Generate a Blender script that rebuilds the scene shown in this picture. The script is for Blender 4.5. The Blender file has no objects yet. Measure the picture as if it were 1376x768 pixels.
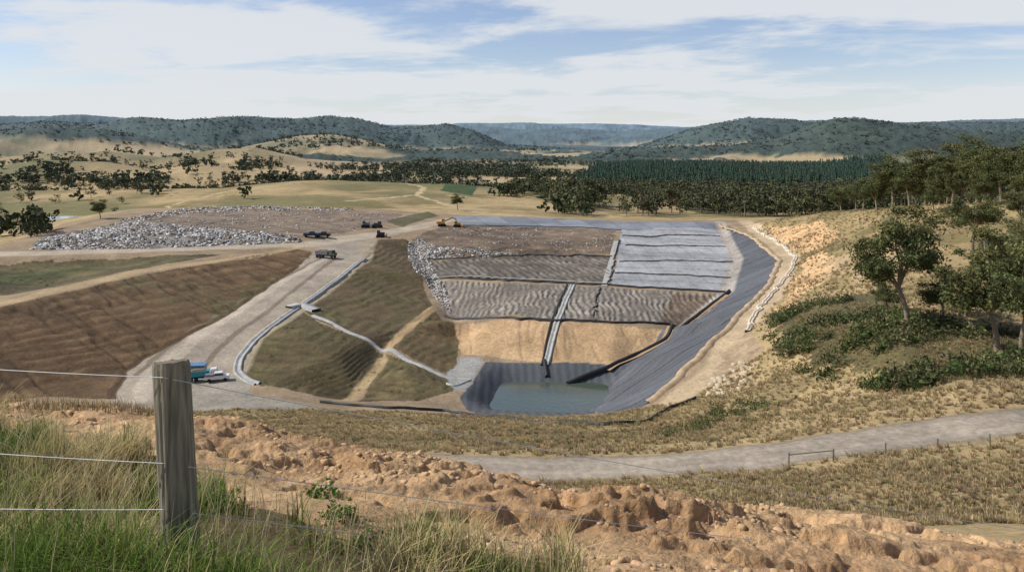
import bpy, math, random, bmesh
import numpy as np
from mathutils import Vector, Matrix, geometry, Euler
random.seed(5); rng=np.random.default_rng(7)
F=1070.0; HV=190.0; CU=688.0      # image projection in pixels: focal length, horizon row, centre column
SC=bpy.context.scene
# ---------------------------------------------------------------- helpers
def lin(r,g,b,k=0.9):
    f=lambda c:(c/255/12.92 if c/255<=0.04045 else ((c/255+0.055)/1.055)**2.4)
    return np.array([f(r)*k,f(g)*k,f(b)*k])
def Pz(u,v,z):  # image pixel and height to world point
    Y=-z*F/(v-HV); return ((u-CU)/F*Y,Y,z)
def Pd(u,v,Y): return ((u-CU)/F*Y,Y,-(v-HV)/F*Y)  # image pixel and depth to world point
def h2(ix,iy,s):
    h=(ix*374761393+iy*668265263+s*144269504)&0xffffffff
    h=((h^(h>>13))*1274126177)&0xffffffff
    h=h^(h>>16); return (h&0xffffff)/float(0xffffff)
def vn(x,y,s=0):
    x=np.asarray(x,float);y=np.asarray(y,float)
    xi=np.floor(x).astype(np.int64);yi=np.floor(y).astype(np.int64)
    fx=x-xi;fy=y-yi;fx=fx*fx*(3-2*fx);fy=fy*fy*(3-2*fy)
    a=h2(xi,yi,s);b=h2(xi+1,yi,s);c=h2(xi,yi+1,s);d=h2(xi+1,yi+1,s)
    return ((a*(1-fx)+b*fx)*(1-fy)+(c*(1-fx)+d*fx)*fy)*2-1
def fbm(x,y,o=4,s=0,g=0.5,bil=False):
    r=0;a=1;t=0;ca,sa=math.cos(0.6),math.sin(0.6)
    for i in range(o):
        n=vn(x,y,s+i*17)
        if bil:n=np.abs(n)*2-0.7
        r=r+a*n;t+=a;a*=g
        x,y=(ca*x-sa*y)*2.03+11.3,(sa*x+ca*y)*2.03+5.7
    return r/t
def sst(a,b,x):
    t=np.clip((x-a)/(b-a),0,1);return t*t*(3-2*t)
def inpoly(x,y,P):
    r=np.zeros(x.shape,bool);n=len(P)
    for i in range(n):
        x0,y0=P[i][0],P[i][1];x1,y1=P[(i+1)%n][0],P[(i+1)%n][1]
        if y0==y1:continue
        c=((y0>y)!=(y1>y))&(x<(x1-x0)*(y-y0)/(y1-y0)+x0)
        r^=c
    return r
def dline(x,y,L):
    d=np.full(x.shape,1e9)
    for i in range(len(L)-1):
        ax,ay=L[i][:2];bx,by=L[i+1][:2];dx,dy=bx-ax,by-ay;l=dx*dx+dy*dy+1e-9
        t=np.clip(((x-ax)*dx+(y-ay)*dy)/l,0,1)
        d=np.minimum(d,np.hypot(x-ax-t*dx,y-ay-t*dy))
    return d
# ---------------------------------------------------------------- terrain control lines, mostly from image pixels
L=[]
crest=[Pd(-900,500,14),Pd(-300,505,12),Pd(0,521,11),Pd(200,547,10.5),Pd(400,582,10),Pd(560,602,9.6),Pd(640,612,9.3),Pd(700,622,9.1),Pd(760,648,9),Pd(900,664,8.8),Pd(1100,684,8.4),Pd(1376,722,8),Pd(1700,760,8),Pd(3000,800,9)]
near=[[(-40,-4,-1.9),(0,-4,-1.6),(40,-4,-2.5)],
[(-40,4.3,-2.8),(-6,4.3,-2.4),(-1.8,4.3,-2.3),(0.5,4.4,-2.4),(3,4.6,-2.75),(6,4.8,-3.1),(40,5,-5)],
crest,[(-40,18,-8),(-14,15,-7),(0,14,-8),(14,13,-8.5),(40,13,-9)],
[(-60,28,-15),(0,28,-15.2),(60,28,-15)],[(-70,46,-22.5),(0,48,-23),(30,48,-22.3),(60,46,-21.5),(90,40,-18)]]
roadF=[Pz(100,622,-28.5),Pz(300,618,-28),Pz(500,615,-27.8),Pz(720,612,-27),Pz(850,611,-27),Pz(1000,600,-26.5),Pz(1150,580,-26),Pz(1376,551,-25),Pz(1700,515,-24)]
roadN=[Pz(100,655,-28.5),Pz(300,650,-28),Pz(500,645,-27.8),Pz(720,641,-27),Pz(850,640,-27),Pz(1000,631,-26.5),Pz(1150,611,-26),Pz(1376,580,-25),Pz(1700,545,-24)]
roadC=[tuple((np.array(a)+np.array(b))/2) for a,b in zip(roadF,roadN)]
L+=[roadF,roadN]
L+=[[(-120,62,-29),(-70,66,-29)],
[(-110,105,-38),Pz(0,575,-36.5),Pz(300,577,-38),Pz(450,572,-38),Pz(550,577,-37),Pz(700,580,-36),Pz(850,575,-35.5),Pz(930,560,-36),Pz(1060,540,-32.7)],
[Pz(280,548,-46),Pz(350,545,-46),Pz(450,548,-46),Pz(550,553,-46.2),Pz(650,557,-46.2),Pz(720,560,-46),Pz(800,560,-45.5),Pz(860,548,-44.8),Pz(900,520,-43),Pz(960,458,-41),Pz(1035,382,-39),Pz(1048,350,-38),Pz(1010,318,-37.5),Pz(975,300,-37),Pz(900,298,-37),Pz(830,297,-37),Pz(700,292,-37),Pz(610,291,-37)],
[Pz(1000,296,-36.5),Pz(1072,345,-37.5),Pz(1050,400,-38.5),Pz(1000,450,-40),Pz(985,500,-40.5),Pz(930,540,-41)],
[Pz(968,308,-39.5),Pz(990,350,-41.5),Pz(975,395,-44),Pz(900,450,-47.5),Pz(840,490,-51)],
[Pz(655,488,-50.5),Pz(735,489,-50.5),Pz(835,492,-50.7)],[Pz(655,488,-50.5),Pz(622,535,-50)],
[(-9,149,-50),(4,147,-50),(13,147,-50)],
[(0,172,-54.8),(18,172,-54.8),(15.5,161,-54.8),(-2,161,-54.8),(0,172,-54.8)],
[Pz(622,472,-49.5),Pz(735,482,-50.2),Pz(850,486,-50)],
[Pz(612,426,-44.5),Pz(740,430,-44.5),Pz(890,437,-44.5)],
[Pz(600,375,-43),Pz(820,383,-43),Pz(960,392,-43.8)],
[Pz(590,345,-41.5),Pz(820,346,-41.5),Pz(980,352,-41.7)],
[Pz(595,335,-39.5),Pz(812,337,-39.5)],[Pz(590,312,-37.5),Pz(825,315,-38)],
[Pz(620,300,-37),Pz(830,303,-38.2)],[Pz(850,318,-39.5),Pz(955,318,-39.8)],
[Pz(556,330,-40),Pz(580,385,-45),Pz(600,420,-47.5),Pz(618,455,-49.3)],
[Pz(490,345,-38.3),Pz(500,322,-37),Pz(548,320,-37)],
[Pz(430,432,-43),Pz(520,466,-46.5),Pz(600,505,-50.5),Pz(632,510,-50.8)],
[Pz(583,412,-45.5),Pz(545,440,-46)],[Pz(568,368,-41.5)],[Pz(612,490,-50.5)],
[Pz(400,412,-42),Pz(340,455,-44),Pz(318,500,-46),Pz(345,516,-46.5),Pz(400,530,-47),Pz(470,542,-48)],
[Pz(515,480,-49.0),Pz(465,535,-49.6)],[Pz(560,538,-49.5),Pz(610,525,-50)],[Pz(400,448,-43.0)],[Pz(450,474,-44.7)],[Pz(545,498,-47.6)],
[Pz(430,338,-37.5),Pz(400,358,-38.8),Pz(300,425,-42.5),Pz(215,470,-45),Pz(165,500,-46.5),Pz(150,535,-46.5)],
[Pz(485,345,-38.2),Pz(395,410,-41.9),Pz(335,452,-44),Pz(310,500,-46.2),Pz(330,535,-46.3)],
[Pz(-300,470,-37),Pz(0,412,-37),Pz(200,367,-37),Pz(330,348,-37),Pz(400,334,-36.8)],
[Pz(-300,455,-36.8),Pz(0,401,-36.7),Pz(200,359,-36.7),Pz(330,343,-36.7)],
[Pz(-300,560,-46),Pz(0,530,-46.5),Pz(150,535,-46.5)],
[Pz(-400,350,-35),Pz(0,340,-36),Pz(300,332,-36),Pz(430,326,-36.3)],[Pz(50,388,-39.0)],[Pz(0,362,-39.0),Pz(150,358,-38.5)],[Pz(-100,352,-36.5),Pz(0,348,-36.5),Pz(250,340,-36.3)],
[Pz(500,316,-36.5),Pz(540,300,-36.5),Pz(600,295,-36.5)],
[Pz(50,333,-36),Pz(200,332,-36),Pz(400,325,-36)],[Pz(60,320,-34.2),Pz(200,314,-33.2),Pz(380,316,-34)],
[Pz(250,290,-33),Pz(450,290,-34)],[Pz(180,280,-33),Pz(350,277,-32.5),Pz(460,280,-34)],
[Pz(20,320,-37),Pz(120,296,-34)],[(-190,450,-42),(-90,450,-40)],
[Pz(20,303,-46.3),Pz(120,292,-46.3),Pz(0,289,-46.3),Pz(-200,300,-46)],[Pz(0,315,-42)],
[Pd(230,272,520),Pd(300,253,600),Pd(430,239,690),Pd(560,243,700),Pd(680,252,640),Pd(760,268,560),Pd(830,285,500)],
[Pd(250,283,480),Pd(400,273,470),Pd(560,272,500),Pd(640,280,460),Pd(800,292,430)],[Pd(430,255,580)],[Pd(560,257,600)],
[(-700,900,-50),(-400,900,-58),(0,900,-55),(400,900,-55),(700,900,-50)],
[Pd(900,293,425),Pd(1000,293,400)],[(130,520,-47)],[(200,640,-50)],[(60,640,-47)],
[Pd(1030,297,330),Pd(1100,286,310),Pd(1200,279,255),Pd(1290,274,225),Pd(1376,270,200),Pd(1700,250,180)],
[Pd(1215,435,110)],[Pd(1100,440,135)],[Pd(1300,505,85)],[Pd(1200,520,92)],[Pd(1376,400,130)],[Pd(1376,330,165)],[Pd(1200,330,190)],[Pd(1100,340,235)],[Pd(1110,390,175)],[Pd(1080,500,112)],[Pd(1376,470,98)],[Pd(1600,430,110)],
[(200,345,-32),(300,330,-30),(450,330,-30)],[(300,250,-12)],[(200,120,-18)],[(300,500,-45)],[(500,400,-38)],
[(-500,300,-38)],[(-500,500,-44)],[(-300,200,-34)],[(-250,140,-36)],[(-600,700,-46)],[(500,700,-50)],[(0,790,-52)],
[(-900,-20,-20)],[(900,-20,-5)],[(-900,1100,-50)],[(900,1100,-50)],[(-900,400,-40)],[(900,400,-30)]]
def dens(lines,step):
    out=[]
    for l in lines:
        for i,p in enumerate(l):
            out.append(p)
            if i<len(l)-1:
                q=l[i+1];d=math.hypot(q[0]-p[0],q[1]-p[1]);n=int(d/step(min(p[1],q[1])))
                for k in range(1,n+1):
                    t=k/(n+1);out.append(tuple(p[j]*(1-t)+q[j]*t for j in range(3)))
    return out
def raster(pts,x0,x1,y0,y1,st,blur):
    pts=np.array(pts);key=np.round(pts[:,:2]/0.05);_,ix=np.unique(key,axis=0,return_index=True);pts=pts[ix]
    vo,eo,fo,ov,oe,of=geometry.delaunay_2d_cdt([Vector((p[0],p[1])) for p in pts],[],[],0,1e-5)
    zz=[pts[o[0]][2] if o else -30 for o in ov]
    xs=np.arange(x0,x1+st,st);ys=np.arange(y0,y1+st,st)
    Z=np.full((len(ys),len(xs)),np.nan)
    for f in fo:
        a,b,c=[(vo[i].x,vo[i].y,zz[i]) for i in f]
        mnx,mxx=min(a[0],b[0],c[0]),max(a[0],b[0],c[0]);mny,mxy=min(a[1],b[1],c[1]),max(a[1],b[1],c[1])
        i0=max(0,int((mnx-x0)/st));i1=min(len(xs),int((mxx-x0)/st)+2);j0=max(0,int((mny-y0)/st));j1=min(len(ys),int((mxy-y0)/st)+2)
        if i0>=i1 or j0>=j1:continue
        gx,gy=np.meshgrid(xs[i0:i1],ys[j0:j1])
        den=(b[1]-c[1])*(a[0]-c[0])+(c[0]-b[0])*(a[1]-c[1])
        if abs(den)<1e-9:continue
        w0=((b[1]-c[1])*(gx-c[0])+(c[0]-b[0])*(gy-c[1]))/den
        w1=((c[1]-a[1])*(gx-c[0])+(a[0]-c[0])*(gy-c[1]))/den;w2=1-w0-w1
        m=(w0>=-1e-6)&(w1>=-1e-6)&(w2>=-1e-6)
        sub=Z[j0:j1,i0:i1];sub[m]=(w0*a[2]+w1*b[2]+w2*c[2])[m]
    Z=np.where(np.isnan(Z),-30,Z)
    for k in range(blur):
        Zp=np.pad(Z,1,mode='edge');Z=(Zp[1:-1,:-2]+2*Zp[1:-1,1:-1]+Zp[1:-1,2:])/4
        Zp=np.pad(Z,1,mode='edge');Z=(Zp[:-2,1:-1]+2*Zp[1:-1,1:-1]+Zp[2:,1:-1])/4
    return Z
R1=dict(x0=-600,y0=-5,st=1.0);allp=dens(near+L,lambda y:max(1.0,y*0.03))
R1['Z']=raster(allp,-600,600,-5,905,1.0,2)
R2=dict(x0=-40,y0=-4,st=0.15);R2['Z']=raster(dens(near,lambda y:1.0),-40,40,-4,40,0.15,4)
def samp(R,x,y):
    Z=R['Z'];fx=np.clip((x-R['x0'])/R['st'],0,Z.shape[1]-1.001);fy=np.clip((y-R['y0'])/R['st'],0,Z.shape[0]-1.001)
    i=fx.astype(int);j=fy.astype(int);a=fx-i;b=fy-j
    return (Z[j,i]*(1-a)+Z[j,i+1]*a)*(1-b)+(Z[j+1,i]*(1-a)+Z[j+1,i+1]*a)*b
RID=[(1150,170,[(-400,226),(0,222),(60,214),(140,219),(200,228),(270,221),(330,232),(420,238),(1500,250)],1),
(1600,330,[(-300,205),(0,212),(60,207),(150,203),(220,212),(300,200),(340,198),(400,214),(500,225),(600,228),(700,232),(1500,236)],1),
(2700,480,[(-400,215),(200,212),(300,203),(350,192),(400,182),(440,180),(480,187),(560,205),(640,203),(700,210),(850,203),(950,199),(1050,195),(1100,196),(1200,205),(1800,208)],2),
(2750,620,[(900,212),(1000,208),(1040,190),(1090,169),(1130,161),(1170,164),(1220,172),(1290,180),(1376,182),(1700,172)],3),
(3000,480,[(-500,180),(0,178),(60,172),(130,176),(190,186),(250,200),(330,210),(1700,212)],4),
(4500,1100,[(-400,165),(0,168),(60,164),(150,170),(200,162),(260,166),(330,160),(400,162),(440,157),(480,161),(530,173),(600,168),(640,178),(680,196),(800,204),(860,200),(900,186),(940,172),(1000,161),(1060,163),(1100,170),(1200,168),(1376,168),(1700,162)],4),
(9000,1800,[(-400,170),(0,158),(130,157),(300,170),(560,170),(640,169),(700,175),(770,172),(830,177),(900,173),(1100,163),(1200,166),(1300,161),(1376,160),(1800,165)],5),
(17000,2500,[(-500,170),(0,172),(600,167),(740,166),(850,168),(900,171),(1400,170),(1800,170)],6)]
def far(x,y,full=False):
    base=-56+11*fbm(x/300,y/300,3,3)*sst(700,1000,y)+sst(3000,9000,y)*10
    z=base.copy();idx=np.zeros(x.shape,int)
    er=fbm(x/700,y/700,5,31,0.5,True);er2=fbm(x/230,y/230,4,33,0.5,True);wy=fbm(x/900,y/900,3,55)
    for Yc,w,pr,k in RID:
        xs=[(u-CU)/F*Yc for u,v in pr];zs=[-(v-HV)/F*Yc for u,v in pr]  # crest profile from image pixels, placed at the ridge's depth
        c=np.interp(x*Yc/np.maximum(y,1)*0.6+x*0.4,xs,zs)
        b=np.exp(-((y-Yc+wy*w*0.5)/w)**2);e=er2 if k<3 else er
        hgt=(c-base);zz=base+hgt*b-np.abs(hgt)*(1-b)*b*2.8*np.clip(e+0.4,0,1.4)*0.8
        m=zz>z+4;z=np.maximum(z,zz);idx[m]=k
    return (z,idx,er) if full else z
def H(x,y):
    x=np.asarray(x,float);y=np.asarray(y,float);sh=x.shape;x=x.ravel();y=y.ravel()
    z=samp(R1,x,y)
    m=(y<34)&(np.abs(x)<38)
    if m.any():
        t=1-sst(26,33,y[m]);t=t*(1-sst(30,37,np.abs(x[m])))
        z[m]=z[m]*(1-t)+samp(R2,x[m],y[m])*t
    m=y>620
    if m.any():
        t=sst(650,880,y[m]);z[m]=z[m]*(1-t)+far(x[m],y[m])*t
    a=np.interp(y,[0,12,40,110,160,400,500,900,3000],[0,0,.5,.5,.22,.2,.9,2.5,3])
    m=(y>12)&(y<420);z[m]+=a[m]*fbm(x[m]/9,y[m]/9,3,9)
    m=(y>=420);z[m]+=a[m]*fbm(x[m]/60,y[m]/60,4,10)
    m=y<16
    if m.any():
        xx=x[m];yy=y[m];fd=1-sst(12,16,yy)
        dz=0.13*fbm(xx/1.8,yy/1.8,3,21)
        bl=fbm(xx/0.36,yy/0.30,5,23,0.58,True)
        n2=fbm(xx/1.6,yy/.8,5,27,.55);n3=fbm(xx/.4,yy/.25,4,28)
        sc=.12*sst(.0,.06,n2)+.03*sst(.0,.1,n3)+.06*sst(.22,.27,n2)
        am=0.02+0.06*np.clip(fbm(xx/1.8,yy/1.8,2,25)+0.2,0,1)
        hp=np.exp(-(((xx+0.35)/1.1)**2+((yy-7.5)/0.8)**2))+.5*np.exp(-(((xx-1.6)/1.3)**2+((yy-6.6)/0.6)**2))
        msk=sst(4.2,6.2,yy+xx*0.5)
        dz+=(bl*am*(1+1.5*hp)+sc*(.6+1.5*hp)-.06)*msk+0.10*hp
        z[m]+=dz*fd
    return z.reshape(sh)
_ys=np.concatenate([np.array([0]),np.exp(np.linspace(math.log(2.5),math.log(6000),5200))])[1:]
def pixel_hit(u,v,ymin=40):  # casts the ray of an image pixel to its first ground hit
    ys=_ys[_ys>ymin];xs=(u-CU)/F*ys;zr=-(v-HV)/F*ys;h=H(xs,ys)
    k=np.argmax(h>=zr)
    if h[k]<zr[k]:k=len(ys)-1
    return (xs[k],ys[k],h[k])
def S(l,ymin=40):
    return [pixel_hit(p[0],p[1],ymin) if len(p)==2 else Pz(*p) for p in l]
# ---------------------------------------------------------------- mesh + material builders
def mk(name,V,Fc,mat,col=None,parent=None,smooth=False,extra=None):
    V=np.asarray(V,np.float32);Fc=np.asarray(Fc,np.int32);n=Fc.shape[1]
    me=bpy.data.meshes.new(name);me.vertices.add(len(V));me.vertices.foreach_set('co',V.ravel())
    me.loops.add(Fc.size);me.loops.foreach_set('vertex_index',Fc.ravel())
    me.polygons.add(len(Fc));me.polygons.foreach_set('loop_start',np.arange(len(Fc),dtype=np.int32)*n)
    try: me.polygons.foreach_set('loop_total',np.full(len(Fc),n,np.int32))
    except Exception: pass
    me.update(calc_edges=True)
    if smooth:me.polygons.foreach_set('use_smooth',np.ones(len(Fc),bool))
    def addc(nm,c):
        a=me.color_attributes.new(nm,'FLOAT_COLOR','POINT');c4=np.ones((len(V),4),np.float32);c4[:,:3]=c;a.data.foreach_set('color',c4.ravel())
    if col is not None:addc('Col',col)
    if extra is not None:addc('Msk',extra)
    me.materials.append(mat)
    o=bpy.data.objects.new(name,me);SC.collection.objects.link(o)
    if parent:o.parent=parent
    return o
def newmat(name):
    m=bpy.data.materials.new(name);m.use_nodes=True;nt=m.node_tree;b=nt.nodes['Principled BSDF'];return m,nt,b
def simple(name,c,rough=0.8,metal=0,var=0.2,scale=3.0,bump=0.0,stretch=(1,1,1)):
    m,nt,b=newmat(name);N=nt.nodes.new;K=nt.links.new
    tc=N('ShaderNodeTexCoord');mp=N('ShaderNodeMapping');mp.inputs['Scale'].default_value=stretch
    K(tc.outputs['Object'],mp.inputs[0]);no=N('ShaderNodeTexNoise');no.inputs['Scale'].default_value=scale;no.inputs['Detail'].default_value=6
    K(mp.outputs[0],no.inputs[0]);mr=N('ShaderNodeMapRange');mr.inputs[1].default_value=.25;mr.inputs[2].default_value=.75
    mr.inputs[3].default_value=1-var;mr.inputs[4].default_value=1+var;K(no.outputs[0],mr.inputs[0])
    mx=N('ShaderNodeVectorMath');mx.operation='SCALE';mx.inputs[0].default_value=tuple(c);K(mr.outputs[0],mx.inputs['Scale'])
    K(mx.outputs[0],b.inputs['Base Color']);b.inputs['Roughness'].default_value=rough;b.inputs['Metallic'].default_value=metal
    b.inputs['Specular IOR Level'].default_value=.3
    if bump:
        bu=N('ShaderNodeBump');bu.inputs['Distance'].default_value=bump;K(no.outputs[0],bu.inputs['Height']);K(bu.outputs[0],b.inputs['Normal'])
    return m
def attrmat(name,rough=0.9,trans=0.0):
    m,nt,b=newmat(name);a=nt.nodes.new('ShaderNodeAttribute');a.attribute_name='Col'
    nt.links.new(a.outputs['Color'],b.inputs['Base Color']);b.inputs['Roughness'].default_value=rough;b.inputs['Specular IOR Level'].default_value=.15
    if trans:
        t=nt.nodes.new('ShaderNodeBsdfTranslucent');mi=nt.nodes.new('ShaderNodeMixShader');mi.inputs[0].default_value=trans
        nt.links.new(a.outputs['Color'],t.inputs[0]);nt.links.new(b.outputs[0],mi.inputs[1]);nt.links.new(t.outputs[0],mi.inputs[2])
        nt.links.new(mi.outputs[0],nt.nodes['Material Output'].inputs[0])
    return m
def groundmat():
    m,nt,b=newmat('ground_mat');N=nt.nodes.new;K=nt.links.new
    a=N('ShaderNodeAttribute');a.attribute_name='Col';k=N('ShaderNodeAttribute');k.attribute_name='Msk'
    sp=N('ShaderNodeSeparateColor');K(k.outputs['Color'],sp.inputs[0])
    g=N('ShaderNodeNewGeometry')
    def noi(s,d=5):
        n=N('ShaderNodeTexNoise');n.inputs['Scale'].default_value=s;n.inputs['Detail'].default_value=d;n.inputs['Roughness'].default_value=.65;K(g.outputs['Position'],n.inputs[0]);return n
    n1=noi(22,5);n2=noi(1.6,6);n3=noi(.12,5)
    def mr(n,lo,hi):
        r=N('ShaderNodeMapRange');r.inputs[1].default_value=.3;r.inputs[2].default_value=.7;r.inputs[3].default_value=lo;r.inputs[4].default_value=hi;K(n.outputs[0],r.inputs[0]);return r
    r1=mr(n1,.76,1.24);r2=mr(n2,.72,1.28);r3=mr(n3,.82,1.18)
    m1=N('ShaderNodeMath');m1.operation='MULTIPLY';K(r1.outputs[0],m1.inputs[0]);K(r2.outputs[0],m1.inputs[1])
    m2=N('ShaderNodeMath');m2.operation='MULTIPLY';K(m1.outputs[0],m2.inputs[0]);K(r3.outputs[0],m2.inputs[1])
    mi=N('ShaderNodeMix');K(sp.outputs[1],mi.inputs[0]);K(m2.outputs[0],mi.inputs[2]);mi.inputs[3].default_value=1.0
    v=N('ShaderNodeVectorMath');v.operation='SCALE';K(a.outputs['Color'],v.inputs[0]);K(mi.outputs[0],v.inputs['Scale'])
    K(v.outputs[0],b.inputs['Base Color'])
    ro=N('ShaderNodeMapRange');ro.inputs[3].default_value=.97;ro.inputs[4].default_value=.6;K(sp.outputs[1],ro.inputs[0]);K(ro.outputs[0],b.inputs['Roughness'])
    b.inputs['Specular IOR Level'].default_value=.2
    b1=N('ShaderNodeBump');b1.inputs['Strength'].default_value=.8;b1.inputs['Distance'].default_value=.25;K(n2.outputs[0],b1.inputs['Height'])
    st=N('ShaderNodeMath');st.operation='MULTIPLY_ADD';K(sp.outputs[0],st.inputs[0]);st.inputs[1].default_value=-.65;st.inputs[2].default_value=.7;K(st.outputs[0],b1.inputs['Strength'])
    b2=N('ShaderNodeBump');b2.inputs['Strength'].default_value=.9;b2.inputs['Distance'].default_value=.035;K(n1.outputs[0],b2.inputs['Height']);K(b1.outputs[0],b2.inputs['Normal'])
    K(b2.outputs[0],b.inputs['Normal']);return m
# ---------------------------------------------------------------- terrain sheet
def geo(a,b,n):return np.exp(np.linspace(math.log(a),math.log(b),n,endpoint=False))
Yr=np.concatenate([np.linspace(-2,2,12,endpoint=False),geo(2,4,40),geo(4,12,330),geo(12,45,60),geo(45,110,170),geo(110,420,430),geo(420,1500,200),geo(1500,26000,280)])
NC=1300;tb=np.linspace(-.82,.82,NC);YY=np.repeat(Yr[:,None],NC,1);XX=tb[None,:]*(YY+3.2)
X=XX.ravel();Y=YY.ravel();Z=H(X,Y);NR=len(Yr)
fidx=np.zeros(X.shape,int)
mf=Y>600;a_,i_,e_=far(X[mf],Y[mf],True);fidx[mf]=i_
m1=fbm(X/30,Y/30,4,71);m2=fbm(X/5,Y/5,4,72);m3=fbm(X/.9,Y/.9,3,73);m4=fbm(X/220,Y/220,5,74)
COL=np.zeros((len(X),3));MSK=np.zeros((len(X),3))
straw=lin(176,153,112);olive=lin(122,110,74)
t=np.clip(.38+.9*m1*(Y<900)+.7*m2*(Y<500)+1.4*m4*(Y>300),0,1)[:,None]
COL[:]=straw*(1-t)+olive*t
t=np.clip(m4*2.2-.4,0,.8)[:,None]*(Y>430)[:,None];COL=COL*(1-t)+lin(112,112,74)*t
fn=fbm(X/650,Y/650,4,91);fm=np.zeros_like(X);alt=np.clip(Z/70,-.8,1)
fm=np.where(fidx==4,sst(-.3,-.22,fn+.75*alt),fm);fm=np.where(fidx==3,sst(-.3,-.2,fn+.6*alt+.1),fm);fm=np.where(fidx>=5,sst(-.5,-.3,fn+alt),fm)
fm=np.where(fidx==2,sst(.2,.28,fn),fm);fm=np.where(fidx==1,sst(.38,.44,fn),fm);fm=np.where((fidx==0)&(Y>2100),sst(.0,.1,fn),fm)
cn=fbm(X/28,Y/28,3,93);cn2=fbm(X/160,Y/160,3,94)
fc=lin(52,62,44)[None,:]*(1+.35*cn[:,None]+.45*cn2[:,None]);COL=COL*(1-fm[:,None])+fc*fm[:,None]
Z=Z+fm*(Y>900)*(7+7*cn)
hz=(1-np.exp(-np.clip(Y-600,0,None)/12500))[:,None]  # weight of the distance haze painted into the ground colour
wx=fbm(X/7,Y/7,3,81);wy2=fbm(X/7,Y/7,3,82);wfx=fbm(X/1.2,Y/1.2,2,83)
def paint(poly,c,warp=1.0,var=.35,ymin=40,gl=None,rough=None,alpha=1,world=False):
    P=poly if world else S(poly,ymin);xs=[p[0] for p in P];ys=[p[1] for p in P]
    s=np.where((X>min(xs)-5)&(X<max(xs)+5)&(Y>min(ys)-5)&(Y<max(ys)+5))[0]
    m=inpoly(X[s]+wx[s]*warp+wfx[s]*warp*.3,Y[s]+wy2[s]*warp*1.5,P);s=s[m]
    COL[s]=COL[s]*(1-alpha)+alpha*c[None,:]*(1+var*(.5*m1[s]+.7*m2[s]+.4*m3[s]))[:,None]
    if gl is not None:MSK[s,1]=gl
    if rough is not None:MSK[s,0]=rough
    return s
def pline(line,w,c,warp=.6,var=.25,ymin=40,soft=.3,world=False,rough=None):
    P=line if world else S(line,ymin);xs=[p[0] for p in P];ys=[p[1] for p in P]
    s=np.where((X>min(xs)-w-3)&(X<max(xs)+w+3)&(Y>min(ys)-w-3)&(Y<max(ys)+w+3))[0]
    d=dline(X[s]+wx[s]*warp,Y[s]+wy2[s]*warp,P);k=1-sst(w/2*(1-soft),w/2*(1+soft),d);kk=k[:,None]
    COL[s]=COL[s]*(1-kk)+c[None,:]*(1+var*(.5*m1[s]+.7*m2[s]+.4*m3[s]))[:,None]*kk
    if rough is not None:MSK[s,0]=np.maximum(MSK[s,0],k*rough)
    return s,d
paint([(592,256),(628,244),(662,250),(634,263)],lin(66,82,48),1,.3)
paint([(250,290),(300,262),(420,262),(520,270),(480,280),(330,278)],lin(116,110,72),6,.4,alpha=.7)
pline([(470,270),(560,262),(570,252),(540,246)],4,lin(186,166,128),3)
pline([(560,262),(600,275),(640,285),(700,290)],4,lin(184,164,128),3)
pline([(600,262),(700,272),(780,288)],3,lin(184,164,128),3)
pline([(150,292),(230,276),(300,258),(400,246)],3,lin(184,164,128),3)
site=[(-150,344,-36),(0,335,-36),(60,300,-34.5),(180,276,-33),(350,274,-32.5),(470,276,-34),(560,286,-36.5),(620,288,-37),(985,294,-37),(1075,345,-37.5),(1050,400,-38.5),(1000,450,-40),(985,500,-40.5),(920,545,-41.5),(860,553,-44.5),(720,563,-46),(450,553,-46),(280,565,-46),(100,565,-46.5),(-150,570,-46.5)]
paint(site,lin(152,132,106),2)
siteW=[Pz(*p) for p in site]
paint([(-150,354),(130,347),(300,342),(180,362),(100,380),(-150,408)],lin(92,84,58),2,.9)
paint([(-150,372),(60,362),(140,360),(60,378),(-150,398)],lin(76,78,46),4,.9,alpha=.85)
cut=paint([(-150,436,-37),(0,412,-37),(200,367,-37),(400,334,-36.8),(428,340,-37.6),(400,358,-38.8),(300,425,-42.5),(215,470,-45),(165,500,-46.5),(150,535,-46.5),(-150,545,-46.5)],lin(108,86,62),.6,.55)
pline([(-150,438,-37),(0,408,-37),(200,363,-37),(330,346,-37),(400,333,-36.8)],4,lin(176,152,116))
hr=paint([(430,332,-37),(400,358,-38.8),(300,425,-42.5),(215,470,-45),(165,500,-46.5),(145,535,-46.5),(160,570,-46.5),(330,560,-46.2),(312,500,-46.2),(335,452,-44),(395,410,-41.9),(485,345,-38.2),(500,322,-37)],lin(158,146,130),.8,.3,rough=.6)
pline([(440,345),(386,372),(315,420),(250,465),(205,500),(185,540)],3.5,lin(180,167,149),1.0)
pline([(452,347),(400,385),(345,430),(290,470),(255,510),(240,545)],1.6,lin(126,113,96),1.0)
pline([(430,347),(360,385),(290,425),(225,468),(180,505)],1.2,lin(128,115,98),1.0)
pline([(400,358,-38.8),(300,425,-42.5),(215,470,-45),(165,500,-46.5),(150,535,-46.5)],1.6,lin(84,66,48),.7)
paint([(225,505),(330,500),(340,530),(420,545),(300,560),(220,550)],lin(150,142,128),1,.3)
pline([(-150,345,-35.8),(0,341,-36),(250,334,-36),(420,328,-36.3),(500,316,-36.5),(570,302,-36.5),(612,294,-36.8)],9,lin(178,164,143))
paint([(40,335),(60,318),(165,298),(260,302),(400,317),(405,326),(200,334)],lin(134,128,120),2,.9)
paint([(165,297),(250,281),(470,283),(545,288),(520,302),(440,317),(300,309)],lin(126,110,94),2,.7)
paint([(520,298),(575,284),(590,290),(540,305)],lin(95,90,66),1)
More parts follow.
